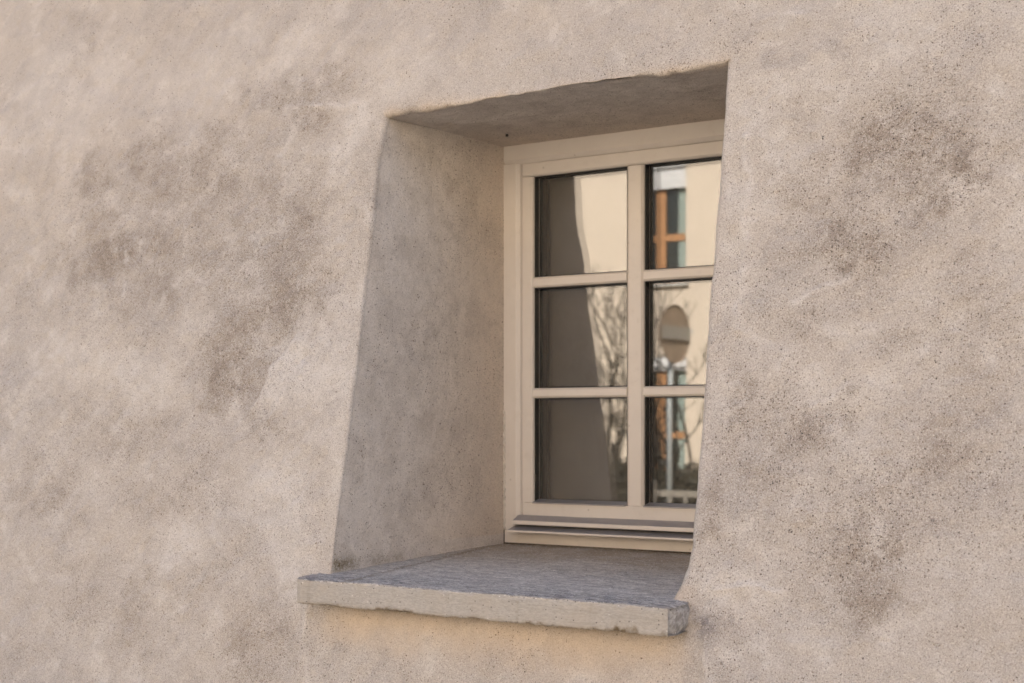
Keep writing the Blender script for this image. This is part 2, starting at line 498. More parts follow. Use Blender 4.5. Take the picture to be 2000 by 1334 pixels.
# distance from the opening, for the rounded arris
ex = np.maximum(np.maximum(xl - GX, GX - xr), 0); ez = np.maximum(np.maximum(Z0 - GZg, GZg - Z1), 0)
e = np.sqrt(ex ** 2 + ez ** 2)
rr = np.where(GX > 0.45, 0.020, 0.010)
rr = np.where((ez > ex), 0.0085, rr)
rnd_ = np.where(e < rr, rr - np.sqrt(np.maximum(rr ** 2 - (rr - e) ** 2, 0)), 0)
GY = -Dw(GZg) + rnd_
ids = np.arange(NZ * NX).reshape(NZ, NX)
c0, c1 = nL - 1, nL + len(tm); r0, r1 = nB - 1, nB + len(th)
P = np.stack([GX, GY, GZg], -1).reshape(-1, 3)
q = np.stack([ids[:-1, :-1], ids[:-1, 1:], ids[1:, 1:], ids[1:, :-1]], -1)
keep = np.ones(q.shape[:2], bool); keep[r0:r1, c0:c1] = False
faces = q[keep]
# reveal: from the hole's edge loop to the window frame
loop = np.concatenate([ids[r0, c0:c1], ids[r0:r1, c1], ids[r1, c1:c0:-1], ids[r1:r0:-1, c0]])
LP = P[loop]
ux = np.clip((LP[:, 0] - XL(np.clip(LP[:, 2], Z0, Z1))) / (XR(np.clip(LP[:, 2], Z0, Z1)) - XL(np.clip(LP[:, 2], Z0, Z1))), 0, 1)
uz = np.clip((LP[:, 2] - Z0) / (Z1 - Z0), 0, 1)
IN = np.stack([IX0 + (IX1 - IX0) * ux, np.full(len(loop), IY), IZ0 + (IZ1 - IZ0) * uz], -1)
K = 110
ring_prev = loop; rings = []
base_n = len(P); newP = []
for k in range(1, K + 1):
    t = k / K
    pts = LP * (1 - t) + IN * t
    rid = base_n + (k - 1) * len(loop) + np.arange(len(loop))
    newP.append(pts)
    nx = np.roll(ring_prev, -1); nr = np.roll(rid, -1)
    rings.append(np.stack([ring_prev, rid, nr, nx], -1)[:, ::-1])
    ring_prev = rid
nwall = len(P)
P = np.concatenate([P] + newP)
rf = np.concatenate(rings)
# ring faces must look into the opening; the wall faces look to -y
faces = np.concatenate([faces, rf])
wallm = bpy.data.meshes.new('wall')
def fill_mesh(me, P, F):
    me.vertices.add(len(P)); me.vertices.foreach_set('co', P.astype(np.float32).ravel())
    me.loops.add(F.size); me.loops.foreach_set('vertex_index', F.astype(np.int32).ravel())
    me.polygons.add(len(F))
    me.polygons.foreach_set('loop_start', (np.arange(len(F)) * F.shape[1]).astype(np.int32))
    me.polygons.foreach_set('loop_total', np.full(len(F), F.shape[1], np.int32))
    me.polygons.foreach_set('use_smooth', np.ones(len(F), bool))
    me.update(calc_edges=True)
def vert_normals(P, F):
    a = P[F[:, 2]] - P[F[:, 0]]; b = P[F[:, 3]] - P[F[:, 1]]
    n = np.cross(a, b); N = np.zeros_like(P)
    for k in range(4):
        for ax in range(3):
            N[:, ax] += np.bincount(F[:, k], n[:, ax], len(P))
    return N / np.maximum(np.linalg.norm(N, axis=1, keepdims=True), 1e-12)
def seg_dist(P2, pts):
    d = np.full(len(P2), 9.0)
    for a, b in zip(pts[:-1], pts[1:]):
        a = np.array(a); b = np.array(b); ab = b - a
        t = np.clip(((P2 - a) @ ab) / (ab @ ab), 0, 1)
        d = np.minimum(d, np.linalg.norm(P2 - a - t[:, None] * ab, axis=1))
    return d
N = vert_normals(P, faces)
isrev = np.arange(len(P)) >= nwall
tdep = np.zeros(len(P)); tdep[nwall:] = np.repeat(np.arange(1, K + 1) / K, len(loop))
near = (P[:, 0] > -2.6) & (P[:, 0] < 2.2) & (P[:, 2] < 2.4) & (P[:, 2] > -0.9)
Pn = P[near]
disp = np.zeros(len(P))
disp += 0.007 * vnoise(P, 2.7, 3) + 0.0032 * vnoise(P, 6.1, 5) * np.where(isrev, 0.6, 1.0)
dd = 0.0036 * vnoise(Pn, 13, 7) + 0.0026 * vnoise(Pn, 29, 8) + 0.0016 * vnoise(Pn, 58, 9) + 0.0009 * vnoise(Pn, 115, 10)
_ca, _sa = math.cos(R(52)), math.sin(R(52))
dd += 0.0011 * vnoise(Pn @ np.array([[_ca, 0, -_sa * 4.5], [0, 1, 0], [_sa, 0, _ca * 4.5]]), 11, 14) * (0.3 + 0.7 * sstep(0.9, -0.2, Pn[:, 0]))
W2 = np.stack([Pn[:, 0] + 0.008 * vnoise(Pn, 25, 30), Pn[:, 2] + 0.008 * vnoise(Pn, 25, 31)], -1)
ridges = [([(0.839, 1.083), (0.87, 1.093), (0.928, 1.079)], 0.005, 0.0042), ([(0.833, 1.028), (0.885, 1.036)], 0.004, 0.003),
          ([(0.844, -0.005), (0.907, 0.003), (0.974, 0.004)], 0.006, 0.0045), ([(0.826, 0.847), (0.843, 0.713), (0.847, 0.593), (0.843, 0.476)], 0.009, 0.005),
          ([(0.828, 0.971), (0.879, 0.985)], 0.004, 0.003), ([(-0.176, 1.043), (-0.153, 0.959)], 0.005, 0.003),
          ([(-0.967, 1.224), (-0.933, 1.205), (-1.046, 1.105)], 0.006, -0.002), ([(-0.385, 1.064), (-0.255, 1.053), (-0.159, 1.037)], 0.008, 0.004),
          ([(-0.096, -0.104), (-0.089, -0.179), (-0.068, -0.251)], 0.006, 0.004), ([(0.817, -0.086), (0.836, -0.129), (0.855, -0.166)], 0.010, 0.006),
          ([(-0.9, 0.72), (-0.87, 0.60)], 0.006, -0.003), ([(-0.86, 0.74), (-0.84, 0.62)], 0.005, 0.003), ([(-0.13, 0.82), (-0.12, 0.66)], 0.006, -0.003),
          ([(1.0, 0.32), (1.06, 0.36)], 0.005, 0.003), ([(0.95, 0.52), (1.05, 0.56)], 0.005, 0.003), ([(1.15, 0.95), (1.22, 0.97)], 0.005, -0.002)]
on_wall = ~isrev[near]
for pts, w, a in ridges:
    d = seg_dist(W2, pts)
    dd += on_wall * a * np.exp(-(d / w) ** 2) * (0.65 + 0.6 * vnoise(Pn, 40, 33))
# a flake edge where the top coat has come away
flake = [(-0.235, 0.50), (-0.268, 0.47), (-0.313, 0.423), (-0.333, 0.364), (-0.36, 0.33)]
fx = np.interp(W2[:, 1], [0.33, 0.364, 0.423, 0.47, 0.50], [-0.36, -0.333, -0.313, -0.268, -0.235])
fl = on_wall * sstep(-0.004, 0.004, W2[:, 0] - fx) * sstep(0.30, 0.36, W2[:, 1]) * sstep(0.52, 0.47, W2[:, 1]) * sstep(-0.05, -0.2, W2[:, 0])
dd += 0.004 * fl
e_near = np.zeros(len(P)); e_near[:nwall] = e.ravel(); e_near = e_near[near]
dd *= np.where(isrev[near], 0.42, 0.40 + 0.60 * sstep(0.0, 0.06, e_near))
# plaster under the sill was patched: it lies a little deeper, with an edge at either end
dd -= on_wall * 0.0045 * sstep(-0.004, 0.004, W2[:, 0] + 0.088) * sstep(0.832, 0.824, W2[:, 0]) * sstep(-0.06, -0.075, Pn[:, 2])
disp[near] += dd
# plaster runs out thin against the frame and onto the sill
fade = np.where(isrev, 1 - 0.93 * sstep(0.55, 1.0, tdep), 1.0)
disp *= fade
# the lintel edge is ragged
edge = np.exp(-((P[:, 2] - Z1) / 0.02) ** 2) * np.where(isrev, np.exp(-(tdep / 0.05) ** 2), 1.0) * ((P[:, 0] > -0.1) & (P[:, 0] < 0.8))
P2 = P + N * disp[:, None]
P2[:, 2] += edge * (0.0032 * vnoise(P, 9, 41) + 0.0022 * vnoise(P, 38, 42))
# ---- masks of stains, wear and the brightened reveal on the plaster
PW = np.stack([P[:, 0] + 0.06 * fbm(P, 7, 5, 50, 0.6) + 0.022 * vnoise(P, 42, 58), P[:, 2] + 0.06 * fbm(P, 7, 5, 60, 0.6) + 0.022 * vnoise(P, 42, 59)], -1)
def blobs(lst):
    m = np.zeros(len(P))
    for x, z, rx, rz, s in lst:
        d = np.sqrt(((PW[:, 0] - x) / rx) ** 2 + ((PW[:, 1] - z) / rz) ** 2)
        m = np.maximum(m, s * sstep(1.25, 0.35, d))
    return m
stains = [(-0.33, 0.70, 0.26, 0.17, .58), (-0.70, 0.78, 0.30, 0.15, .52), (-0.42, 0.52, 0.14, 0.14, .55), (-0.55, 0.76, 0.52, 0.27, .52), (-0.40, 0.45, 0.22, 0.20, .42), (-0.95, 0.82, 0.20, 0.20, .42), (-0.35, 1.07, 0.26, 0.07, .4), (1.12, 0.74, 0.24, 0.20, .40), (1.10, 0.10, 0.2, 0.16, .34), (1.25, 0.40, 0.14, 0.25, .28), (-0.76, 0.95, 0.27, 0.09, .6), (-0.92, 0.72, 0.16, 0.09, .72), (-0.60, 0.63, 0.33, 0.10, .62), (-0.29, 0.58, 0.17, 0.07, .75),
          (-0.49, 0.83, 0.27, 0.09, .6), (-0.24, 0.75, 0.11, 0.12, .6), (-0.44, 0.40, 0.10, 0.11, .85), (-0.29, 1.09, 0.17, 0.055, .65), (-0.42, 1.06, 0.10, 0.04, .6),
          (-0.72, 0.27, 0.25, 0.12, .30), (-0.57, 0.15, 0.26, 0.10, .30), (-1.03, 0.14, 0.15, 0.10, .28), (-0.64, -0.13, 0.35, 0.12, .32), (-0.23, -0.18, 0.12, 0.11, .42),
          (-1.02, 0.93, 0.10, 0.16, .55), (-0.15, 0.56, 0.05, 0.09, .5), (-0.30, 0.52, 0.06, 0.05, .8), (-0.34, 0.30, 0.08, 0.05, .6),
          (1.13, 0.79, 0.13, 0.09, .9), (1.20, 0.72, 0.06, 0.07, 1.0), (1.07, 0.64, 0.06, 0.05, .9), (0.95, 0.72, 0.06, 0.07, .55), (1.13, 0.06, 0.09, 0.08, .85),
          (1.07, 0.12, 0.05, 0.035, .7), (0.98, 0.33, 0.09, 0.08, .48), (1.24, 0.23, 0.10, 0.07, .42), (0.86, 0.34, 0.03, 0.12, .5), (1.27, 0.53, 0.05, 0.08, .6),
          (0.86, 0.13, 0.04, 0.10, .5), (1.12, 0.41, 0.08, 0.04, .5), (1.33, 0.20, 0.07, 0.05, .4), (0.93, 0.23, 0.08, 0.04, .45), (1.0, 0.50, .1, .05, .35),
          (-1.6, 0.5, .2, .15, .6), (-2.0, 1.0, .3, .1, .5), (-1.5, -.1, .25, .1, .5), (1.7, 0.5, .15, .2, .6), (1.55, -.05, .1, .1, .6), (0.3, -0.33, 0.5, 0.07, .5), (0.75, -0.30, 0.14, 0.1, .5)]
st = blobs(stains) * np.clip(0.9 + 0.55 * fbm(P, 11, 5, 70, 0.6), 0, 1.35)
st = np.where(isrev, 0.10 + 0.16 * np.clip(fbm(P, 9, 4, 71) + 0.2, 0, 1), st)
st = np.clip(st + 0.30 * sstep(0.35, 0.95, fbm(P, 4.2, 5, 72)) * ~isrev, 0, 1) * (1 - fl_full if False else 1)
tmp = np.zeros(len(P)); tmp[near] = fl
st *= 1 - 0.85 * tmp
pl = blobs([(-0.16, 0.42, 0.13, 0.11, .8), (-0.13, 0.92, 0.07, 0.09, .75), (-0.1, 0.5, 0.05, 0.4, .35), (-1.0, 0.45, 0.12, 0.1, .6), (-0.75, 0.42, 0.12, 0.07, .5), (-0.2, 0.1, 0.14, 0.12, .6), (-0.5, 0.0, 0.12, 0.06, .6), (-0.85, -0.17, 0.1, 0.06, .7), (1.2, -0.02, 0.1, 0.03, .5), (0.92, -0.02, 0.1, 0.03, .5), (-0.6, 1.2, 0.4, 0.12, .4), (-1.2, 1.2, .3, .2, .4)])
rp = np.zeros(len(P))
for pts, w, a in ridges:
    if a > 0: rp[near] = np.maximum(rp[near], on_wall * np.exp(-(seg_dist(W2, pts) / (w * 1.1)) ** 2) * np.clip(0.7 + 0.7 * vnoise(Pn, 60, 34), 0, 1))
st *= 1 - 0.8 * rp
pl = np.where(isrev, 0.95, np.maximum(np.maximum(pl, 0.9 * tmp), 0.9 * rp))  # reveal plaster set paler overall to brighten the dim niche
z = PW[:, 1]; x = PW[:, 0]
under = sstep(-0.205, -0.12, P[:, 2] + 0.035 * fbm(P, 8, 4, 80) + 0.02 * np.clip(P[:, 0], -.1, .8)) * sstep(-0.10, 0.03, P[:, 0]) * sstep(0.84, 0.74, P[:, 0]) * (P[:, 2] < 0)
lint = np.exp(-((P[:, 2] - Z1 - 0.006) / 0.013) ** 2) * sstep(-0.09, -0.05, P[:, 0]) * sstep(0.79, 0.77, P[:, 0]) * (0.55 + 0.5 * fbm(P, 18, 3, 81))
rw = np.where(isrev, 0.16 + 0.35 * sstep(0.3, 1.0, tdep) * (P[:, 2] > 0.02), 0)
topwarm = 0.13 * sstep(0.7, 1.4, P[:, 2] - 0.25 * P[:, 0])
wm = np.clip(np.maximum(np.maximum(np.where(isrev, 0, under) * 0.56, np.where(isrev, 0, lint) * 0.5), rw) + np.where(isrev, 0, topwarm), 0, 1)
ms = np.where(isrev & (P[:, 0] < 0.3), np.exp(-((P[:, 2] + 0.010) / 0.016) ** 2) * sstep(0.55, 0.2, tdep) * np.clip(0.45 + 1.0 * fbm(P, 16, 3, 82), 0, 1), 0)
ms = np.maximum(ms, np.where(~isrev, np.exp(-((P[:, 2] + 0.086) / 0.008) ** 2) * sstep(-0.1, -0.05, P[:, 0]) * sstep(0.82, 0.76, P[:, 0]) * 0.7, 0))  # also a thin darker line along the wall just below the sill
dp = np.where(~isrev, np.exp(-(((P[:, 0] - 0.835) / 0.028) ** 2 + ((P[:, 2] + 0.062) / 0.04) ** 2)) * np.clip(0.75 + fbm(P, 25, 3, 83), 0, 1), 0)
smo = np.where(isrev, 0.6, np.clip(0.85 * under + 0.55 * sstep(0.85, 1.25, P[:, 2] - 0.12 * P[:, 0]) + 0.4 * sstep(-0.2, -1.1, P[:, 0]) * sstep(0.2, 0.7, P[:, 2]), 0, 0.9))
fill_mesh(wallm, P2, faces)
def lay(scale, octv, seed, gain=0.55, anis=None):
    out = np.full(len(P), 0.5)
    Q = Pn if anis is None else Pn @ anis
    Q = Q + 0.018 * np.stack([vnoise(Pn, 21, seed + 90), vnoise(Pn, 21, seed + 91), vnoise(Pn, 21, seed + 92)], -1)
    out[near] = np.clip(0.5 + 0.5 * fbm(Q, scale, octv, seed, gain), 0, 1)
    return out
ca, sa = math.cos(R(52)), math.sin(R(52))
AN = np.array([[ca * 1.0, 0, -sa * 4.5], [0, 1, 0], [sa * 1.0, 0, ca * 4.5]])   # stroke direction of the trowel
side_w = np.where(isrev, 0.35, sstep(0.9, -0.3, P[:, 0]) * 0.75 + 0.25)
streak = 0.5 + (lay(9.0, 4, 130, 0.6, AN) - 0.5) * side_w
tone = lay(2.3, 4, 100); mottle = 0.5 + (lay(5.5, 6, 105, 0.62) - 0.5) * 0.85; cloud = 0.5 + (lay(17.0, 5, 112, 0.72) - 0.5) * np.where(isrev, 1.0, 0.9)
cluster = sstep(0.42, 0.85, lay(6.5, 5, 120, 0.65))
for nm, arr in (('stain', st), ('warm', wm), ('pale', pl), ('moss_and_dark', ms), ('damp', dp), ('smooth', smo), ('tone', tone), ('mottle', mottle), ('cloud', cloud), ('cluster', cluster), ('streak', streak)):
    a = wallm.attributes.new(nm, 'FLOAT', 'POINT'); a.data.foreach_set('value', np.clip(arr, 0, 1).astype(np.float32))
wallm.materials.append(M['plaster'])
wall = bpy.data.objects.new('wall', wallm); COL.objects.link(wall); wall.parent = house

# rest of the house: side and back walls, gable roof
b = MB()
HX0, HX1, HB, HT = XL0 - 10.5, XR0 + 5.2, 7.0, 3.0
b.box(HX0 - 0.02, HX0 + 0.3, -0.1, HB, GZ - 0.05, HT); b.build('side_wall', M['room'], house)
b = MB(); b.box(HX1 - 0.3, HX1 + 0.02, -0.1, HB, GZ - 0.05, HT); b.build('side_wall', M['room'], house)
b = MB(); b.box(HX0 + 0.3, HX1 - 0.3, HB - 0.3, HB - 0.002, GZ - 0.05, HT); b.build('back_wall', M['room'], house)
b = MB(); b.prism_x([(-0.45, HT - 0.1), (HB + 0.3, HT - 0.1), (HB / 2, HT + 1.9)], HX0 - 0.3, HX1 + 0.3); b.build('roof', M['tile'], house)
# the room behind the window
b = MB()
b.box(-1.5, 2.3, 2.6, 2.7, -1.2, 2.0)
b.box(-1.6, -1.5, 0.4, 2.7, -1.2, 2.0); b.box(2.3, 2.4, 0.4, 2.7, -1.2, 2.0)
b.box(-1.6, 2.4, 0.4, 2.7, -1.3, -1.2); b.box(-1.6, 2.4, 0.4, 2.7, 2.0, 2.1)
b.build('room', M['room'], house)

# a small fixing hole in the soffit
# ------------------------------------------------------------------ stone sill slab
def make_sill():
    x0, x1, yf, yb, th_ = -0.078, 0.803, -0.702, 0.05, 0.053
    st_ = 0.0045
    nx = int((x1 - x0) / st_); ny = int((yb - yf) / st_); nz = 12
    V = []; F = []
    index = {}
    def vid(i, j, k):
        key = (i, j, k)
        if key not in index:
            index[key] = len(V); V.append((i / nx, j / ny, k / nz))
        return index[key]
    for i in range(nx):
        for j in range(ny):
            F.append((vid(i, j, nz), vid(i + 1, j, nz), vid(i + 1, j + 1, nz), vid(i, j + 1, nz)))
            F.append((vid(i, j, 0), vid(i, j + 1, 0), vid(i + 1, j + 1, 0), vid(i + 1, j, 0)))
        for k in range(nz):
            F.append((vid(i, 0, k), vid(i + 1, 0, k), vid(i + 1, 0, k + 1), vid(i, 0, k + 1)))
            F.append((vid(i, ny, k), vid(i, ny, k + 1), vid(i + 1, ny, k + 1), vid(i + 1, ny, k)))
    for j in range(ny):
        for k in range(nz):
            F.append((vid(0, j, k), vid(0, j, k + 1), vid(0, j + 1, k + 1), vid(0, j + 1, k)))
            F.append((vid(nx, j, k), vid(nx, j + 1, k), vid(nx, j + 1, k + 1), vid(nx, j, k + 1)))
    U = np.array(V); F = np.array(F)
    X = x0 + (x1 - x0) * U[:, 0]; Y = yf + (yb - yf) * U[:, 1]
    ztop = -0.0035 + 0.038 * Y
    Z = ztop - th_ * (1 - U[:, 2])
    P = np.stack([X, Y, Z], -1)
    top = (U[:, 2] > 0.999).astype(float); right = (U[:, 0] > 0.999).astype(float)
    dxf = Y - yf; dzt = ztop - Z; dzb = th_ - dzt; dxr = x1 - X; dxl = X - x0
    # rough relief
    n1 = vnoise(P, 26, 1); n2 = vnoise(P, 70, 2); n3 = vnoise(P, 150, 4)
    S = np.stack([P[:, 0] * 10, P[:, 1] * 60, P[:, 2] * 60], -1)
    Z2 = Z + top * (0.0004 * vnoise(S, 1.0, 5) + 0.0009 * n2 + 0.0005 * n3 + 0.0016 * vnoise(P, 9, 11))
    front = (U[:, 1] < 1e-6)
    Y2 = Y + front * (0.0007 * n2 + 0.0015 * vnoise(P, 6, 12))
    # slightly worn upper arris, chipped lower arris, broken right end
    wu = np.exp(-(dzt / 0.004) ** 2) * np.exp(-(dxf / 0.004) ** 2)
    Y2 += wu * (0.0016 + 0.0012 * n2); Z2 -= wu * (0.0016 + 0.0012 * n3)
    chip = np.clip(vnoise(np.stack([X * 24, X * 0, X * 0 + 3], -1), 1.0, 20) * 1.1 + vnoise(np.stack([X * 70, X * 0, X * 0 + 5], -1), 1.0, 21) * 0.6 - 0.05, 0, 1.4)
    big = np.clip(vnoise(np.stack([X * 11, X * 0, X * 0 + 9], -1), 1.0, 22) * 1.6, 0, 1)
    hgt = 0.003 + 0.016 * chip * (0.25 + big)
    cb = sstep(1.0, 0.1, dzb / np.maximum(hgt, 1e-4)) * np.exp(-(dxf / 0.010) ** 2)
    Y2 += cb * (0.002 + 0.009 * chip * (0.25 + big))
    Z2 += cb * np.where(dzb < 0.002, 0.0030 * chip, 0)
    er = np.exp(-(dxr / 0.012) ** 2)
    X2 = X + right * (-0.005 + 0.003 * n1 + 0.0018 * n2 + 0.001 * n3)
    corner = np.exp(-((dxr + dxf) / 0.016) ** 2)
    X2 -= corner * 0.010; Y2 += corner * 0.006
    X2 -= right * np.exp(-(dzt / 0.008) ** 2) * 0.007; Z2 -= er * np.exp(-(dzt / 0.006) ** 2) * 0.003
    X2 -= right * np.exp(-(dzb / 0.010) ** 2) * 0.008
    el = np.exp(-(dxl / 0.010) ** 2) * np.exp(-(dxf / 0.010) ** 2); X2 += el * 0.004; Y2 += el * 0.004
    P2 = np.stack([X2, Y2, Z2], -1)
    me = bpy.data.meshes.new('window_sill'); fill_mesh(me, P2, F)
    dirt = np.clip(sstep(1.6, 0.3, dzb / np.maximum(hgt, 1e-4)) * np.exp(-(dxf / 0.02) ** 2) * 1.5 * (0.35 + 0.65 * sstep(0.2, 0.7, vnoise(P, 22, 23) + 0.5)), 0, 1) * (1 - top)
    dirt = np.maximum(dirt, top * np.exp(-((Y + 0.01) / 0.02) ** 2) * 0.8)
    dirt = np.maximum(dirt, top * np.exp(-((X - 0.0 + 0.08 * Y) / 0.012) ** 2) * 0.6)
    fl_ = top * np.clip(np.exp(-((Y + 0.665) / 0.06) ** 2) * (0.75 + 0.7 * vnoise(P, 7, 24)) + 0.22 * np.clip(vnoise(np.stack([X * 4, Y * 14, Z], -1), 1.0, 25), 0, 1), 0, 1)
    bw = top * sstep(-0.42, -0.08, Y + 0.06 * vnoise(P, 8, 26))
    for nm, arr in (('top', top), ('side', right), ('dirt', dirt), ('front_lichen', fl_), ('back_warm', bw)):
        a = me.attributes.new(nm, 'FLOAT', 'POINT'); a.data.foreach_set('value', np.clip(arr, 0, 1).astype(np.float32))
    me.materials.append(M['stone'])
    me.set_sharp_from_angle(angle=R(38))
    o = bpy.data.objects.new('window_sill', me); COL.objects.link(o); o.parent = house
    o['label'] = 'grey stone window sill slab with chipped lower edge'
make_sill()

# ------------------------------------------------------------------ window
W = 0.735
FY = 0.0            # front of the fixed frame
def frame_profile(w, ydepth, cham, step):
    """(across, depth) profile: flat face, chamfer towards the inside"""
    return [(-0.03, 0.0), (w - cham, 0.0), (w - cham * 0.35, cham * 0.5), (w, cham * 1.1), (w, ydepth), (-0.03, ydepth)]
b = MB()   # fixed frame: two jambs with hairline joints to head and bottom rail
zb, zt = 0.0315, 0.9455
pj = frame_profile(0.0475, 0.075, 0.014, 0)
b.prism_z([(x, y) for x, y in pj], zb, zt)
b.prism_z([(W - x, y) for x, y in pj][::-1], zb, zt)
ph = frame_profile(0.050, 0.075, 0.014, 0)
b.prism_x([(y + 0.0004, 0.9915 - a) for a, y in ph], -0.03, W + 0.03)
b.box(-0.03, W + 0.03, 0.0005, 0.075, -0.012, 0.0312, 0.002)
win = b.build('window', M['paint'], house)
win['label'] = 'beige painted casement window with six panes'

def part(name, mat, fn):
    m = MB(); fn(m); return m.build(name, mat, win)

SY = 0.008          # sash face
SX0, SX1, SZ0, SZ1 = 0.0485, W - 0.0485, 0.062, 0.9435
stile = 0.0305
GY_ = 0.036         # outer pane
PX = [(SX0 + stile, 0.3380), (0.3860, SX1 - stile)]
PZ = [(0.1010, 0.3590), (0.3850, 0.6330), (0.6610, 0.9110)]
def sash_prof(w, c=0.006, d=0.05):
    return [(0, 0.0), (w - c, 0.0), (w - c * 0.3, c * 0.55), (w, c * 1.5), (w, d), (0, d)]
sp = sash_prof(stile)
part('sash_stile', M['paint'], lambda m: m.prism_z([(SX0 + x, SY + y) for x, y in sp], 0.1005, 0.9100))
part('sash_stile', M['paint'], lambda m: m.prism_z([(SX1 - x, SY + y) for x, y in sp][::-1], 0.1005, 0.9100))
tp = sash_prof(0.033)
part('sash_rail', M['paint'], lambda m: m.prism_x([(SY + y + 0.0003, SZ1 - a) for a, y in tp], SX0, SX1))
part('sash_rail', M['paint'], lambda m: m.box(SX0, SX1, SY + 0.0003, SY + 0.05, SZ0, 0.1002, 0.0015))
def bar_prof(w, c=0.006, d=0.046):
    return [(0, c * 1.5), (c * 0.3, c * 0.55), (c, 0), (w - c, 0), (w - c * 0.3, c * 0.55), (w, c * 1.5), (w, d), (0, d)]
mp = bar_prof(PX[1][0] - PX[0][1], 0.008)
part('mullion', M['paint'], lambda m: m.prism_z([(PX[0][1] + x, SY + 0.0008 + y) for x, y in mp], 0.1006, 0.9098))
for (a0, a1) in PX:
    for k in (0, 1):
        z0 = PZ[k][1]; w = PZ[k + 1][0] - z0
        gp = bar_prof(w)
        part('glazing_bar', M['paint'], lambda m: m.prism_x([(SY + 0.0016 + y, z0 + w - a) for a, y in gp], a0 - 0.0015, a1 + 0.0015))
    part('glazing_ledge', M['alu'], lambda m: m.prism_x([(SY - 0.004, 0.0985), (SY - 0.004, 0.1012), (GY_ - 0.002, 0.1085), (GY_ - 0.002, 0.0985)][::-1], a0 + 0.0006, a1 - 0.0006))
# two drip rails: one on the sash foot, one on the frame
part('drip_rail', M['alu'], lambda m: m.prism_x([(SY + 0.004, 0.046), (-0.020, 0.046), (-0.0215, 0.0475), (-0.0215, 0.0555), (-0.0195, 0.0575), (SY - 0.004, 0.0685), (SY + 0.004, 0.0690)][::-1], SX0 - 0.010, SX1 + 0.010))
part('drip_rail', M['alu'], lambda m: m.prism_x([(0.002, 0.0285), (-0.036, 0.0285), (-0.0375, 0.030), (-0.0375, 0.0325), (-0.036, 0.034), (0.004, 0.0450), (0.030, 0.0455), (0.030, 0.0285)][::-1], SX0 - 0.015, SX1 + 0.015))
part('drip_lip_highlight', M['paint'], lambda m: m.box(SX0 - 0.0103, SX1 + 0.0103, -0.0232, -0.0200, 0.0468, 0.0567, 0.001))  # beige strip stands in for the bright highlight on the rail's lip
part('drip_lip_highlight', M['paint'], lambda m: m.box(SX0 - 0.0153, SX1 + 0.0153, -0.0388, -0.0362, 0.0283, 0.0334, 0.001))  # same painted highlight for the lower rail
# double glazing: six units, each an outer and an inner pane with a black spacer between
random.seed(21)
for ci, (a0, a1) in enumerate(PX):
    for (z0, z1) in PZ:
        e_ = 0.004
        # every unit sits a hair differently in its rebate
        tx, tz = R(random.uniform(-0.05, 0.05)), R(random.uniform(-0.05, 0.05))
        for yy in (GY_, GY_ + 0.020):
            cx_, cz_ = (a0 + a1) / 2, (z0 + z1) / 2
            gp_ = part('pane', M['glass'], lambda m: m.box(a0 - e_ - cx_, a1 + e_ - cx_, 0, 0.004, z0 - e_ - cz_, z1 + e_ - cz_))
            gp_.location = (cx_, yy, cz_); gp_.rotation_euler = (tx, 0, tz)
        def spacer(m):
            y0, y1 = GY_ + 0.0045, GY_ + 0.0195
            s_, st_ = 0.009, 0.004
            m.box(a0 - e_, a0 + s_, y0, y1, z0 - e_, z1 + e_); m.box(a1 - s_, a1 + e_, y0, y1, z0 - e_, z1 + e_)
            m.box(a0 + s_, a1 - s_, y0 + .0002, y1 - .0002, z0 - e_, z0 + st_); m.box(a0 + s_, a1 - s_, y0 + .0002, y1 - .0002, z1 - st_, z1 + e_)
        part('spacer', M['spacer'], spacer)
        def gasket(m):
            y0, y1, w_ = SY + 0.0088, GY_ - 0.0003, 0.0012
            m.box(a0 - e_, a0 + w_, y0, y1, z0 + w_ * 0, z1); m.box(a1 - w_, a1 + e_, y0, y1, z0, z1)
            m.box(a0 + w_, a1 - w_, y0 + .0002, y1, z1 - w_, z1 + e_)
            m.box(a0 + w_, a1 - w_, y0 + .0002, y1, z0 - e_, z0 + w_)
        part('gasket', M['spacer'], gasket)
# inner sash lining, dark behind the glass edge
def lining(m):
    for (a0, a1) in PX:
        for (z0, z1) in PZ:
            y0, y1 = GY_ + 0.0245, GY_ + 0.045
            m.box(a0 - 0.012, a0 - 0.001, y0, y1, z0 - 0.012, z1 + 0.012); m.box(a1 + 0.001, a1 + 0.012, y0, y1, z0 - 0.012, z1 + 0.012)
            m.box(a0 - 0.001, a1 + 0.001, y0 + .0003, y1 - .0003, z1 + 0.001, z1 + 0.012); m.box(a0 - 0.001, a1 + 0.001, y0 + .0003, y1 - .0003, z0 - 0.012, z0 - 0.001)
part('inner_lining', M['spacer'], lining)
M['lift_blind'] = mat_plain('added_blind_olive', (0.115, 0.103, 0.08), 0.9, 0.08, 10)
part('added_blind', M['lift_blind'], lambda m: m.box(0.06, W - 0.06, 0.125, 0.128, 0.02, 0.96))  # blind added behind the glass to lighten the dark pane areas
def hole(m):
    m.tube([(0.077, -0.109, 0.9895), (0.077, -0.109, 0.998)], [0.0034, 0.0034], 10)
part('fixing_plug', M['groove'], hole)
# sealant bead along the left jamb, dark joint at the foot
random.seed(4)
def bead(m):
    pts = []; rad = []
    for i in range(60):
        zz_ = 0.03 + 0.30 * i / 59
        pts.append((0.0005 + 0.0012 * math.sin(i * 1.7), -0.001, zz_)); rad.append(0.0028 + 0.0012 * math.sin(i * 2.3) * math.sin(i * 0.7))
    m.tube(pts, rad, 6)
part('sealant_bead', M['seal'], bead)
def joint(m):
    m.box(-0.006, 0.0006, -0.0016, 0.012, -0.004, 0.034)
    m.box(0.0, W, -0.0012, 0.01, -0.010, -0.0012)
part('dark_joint', M['groove'], joint)

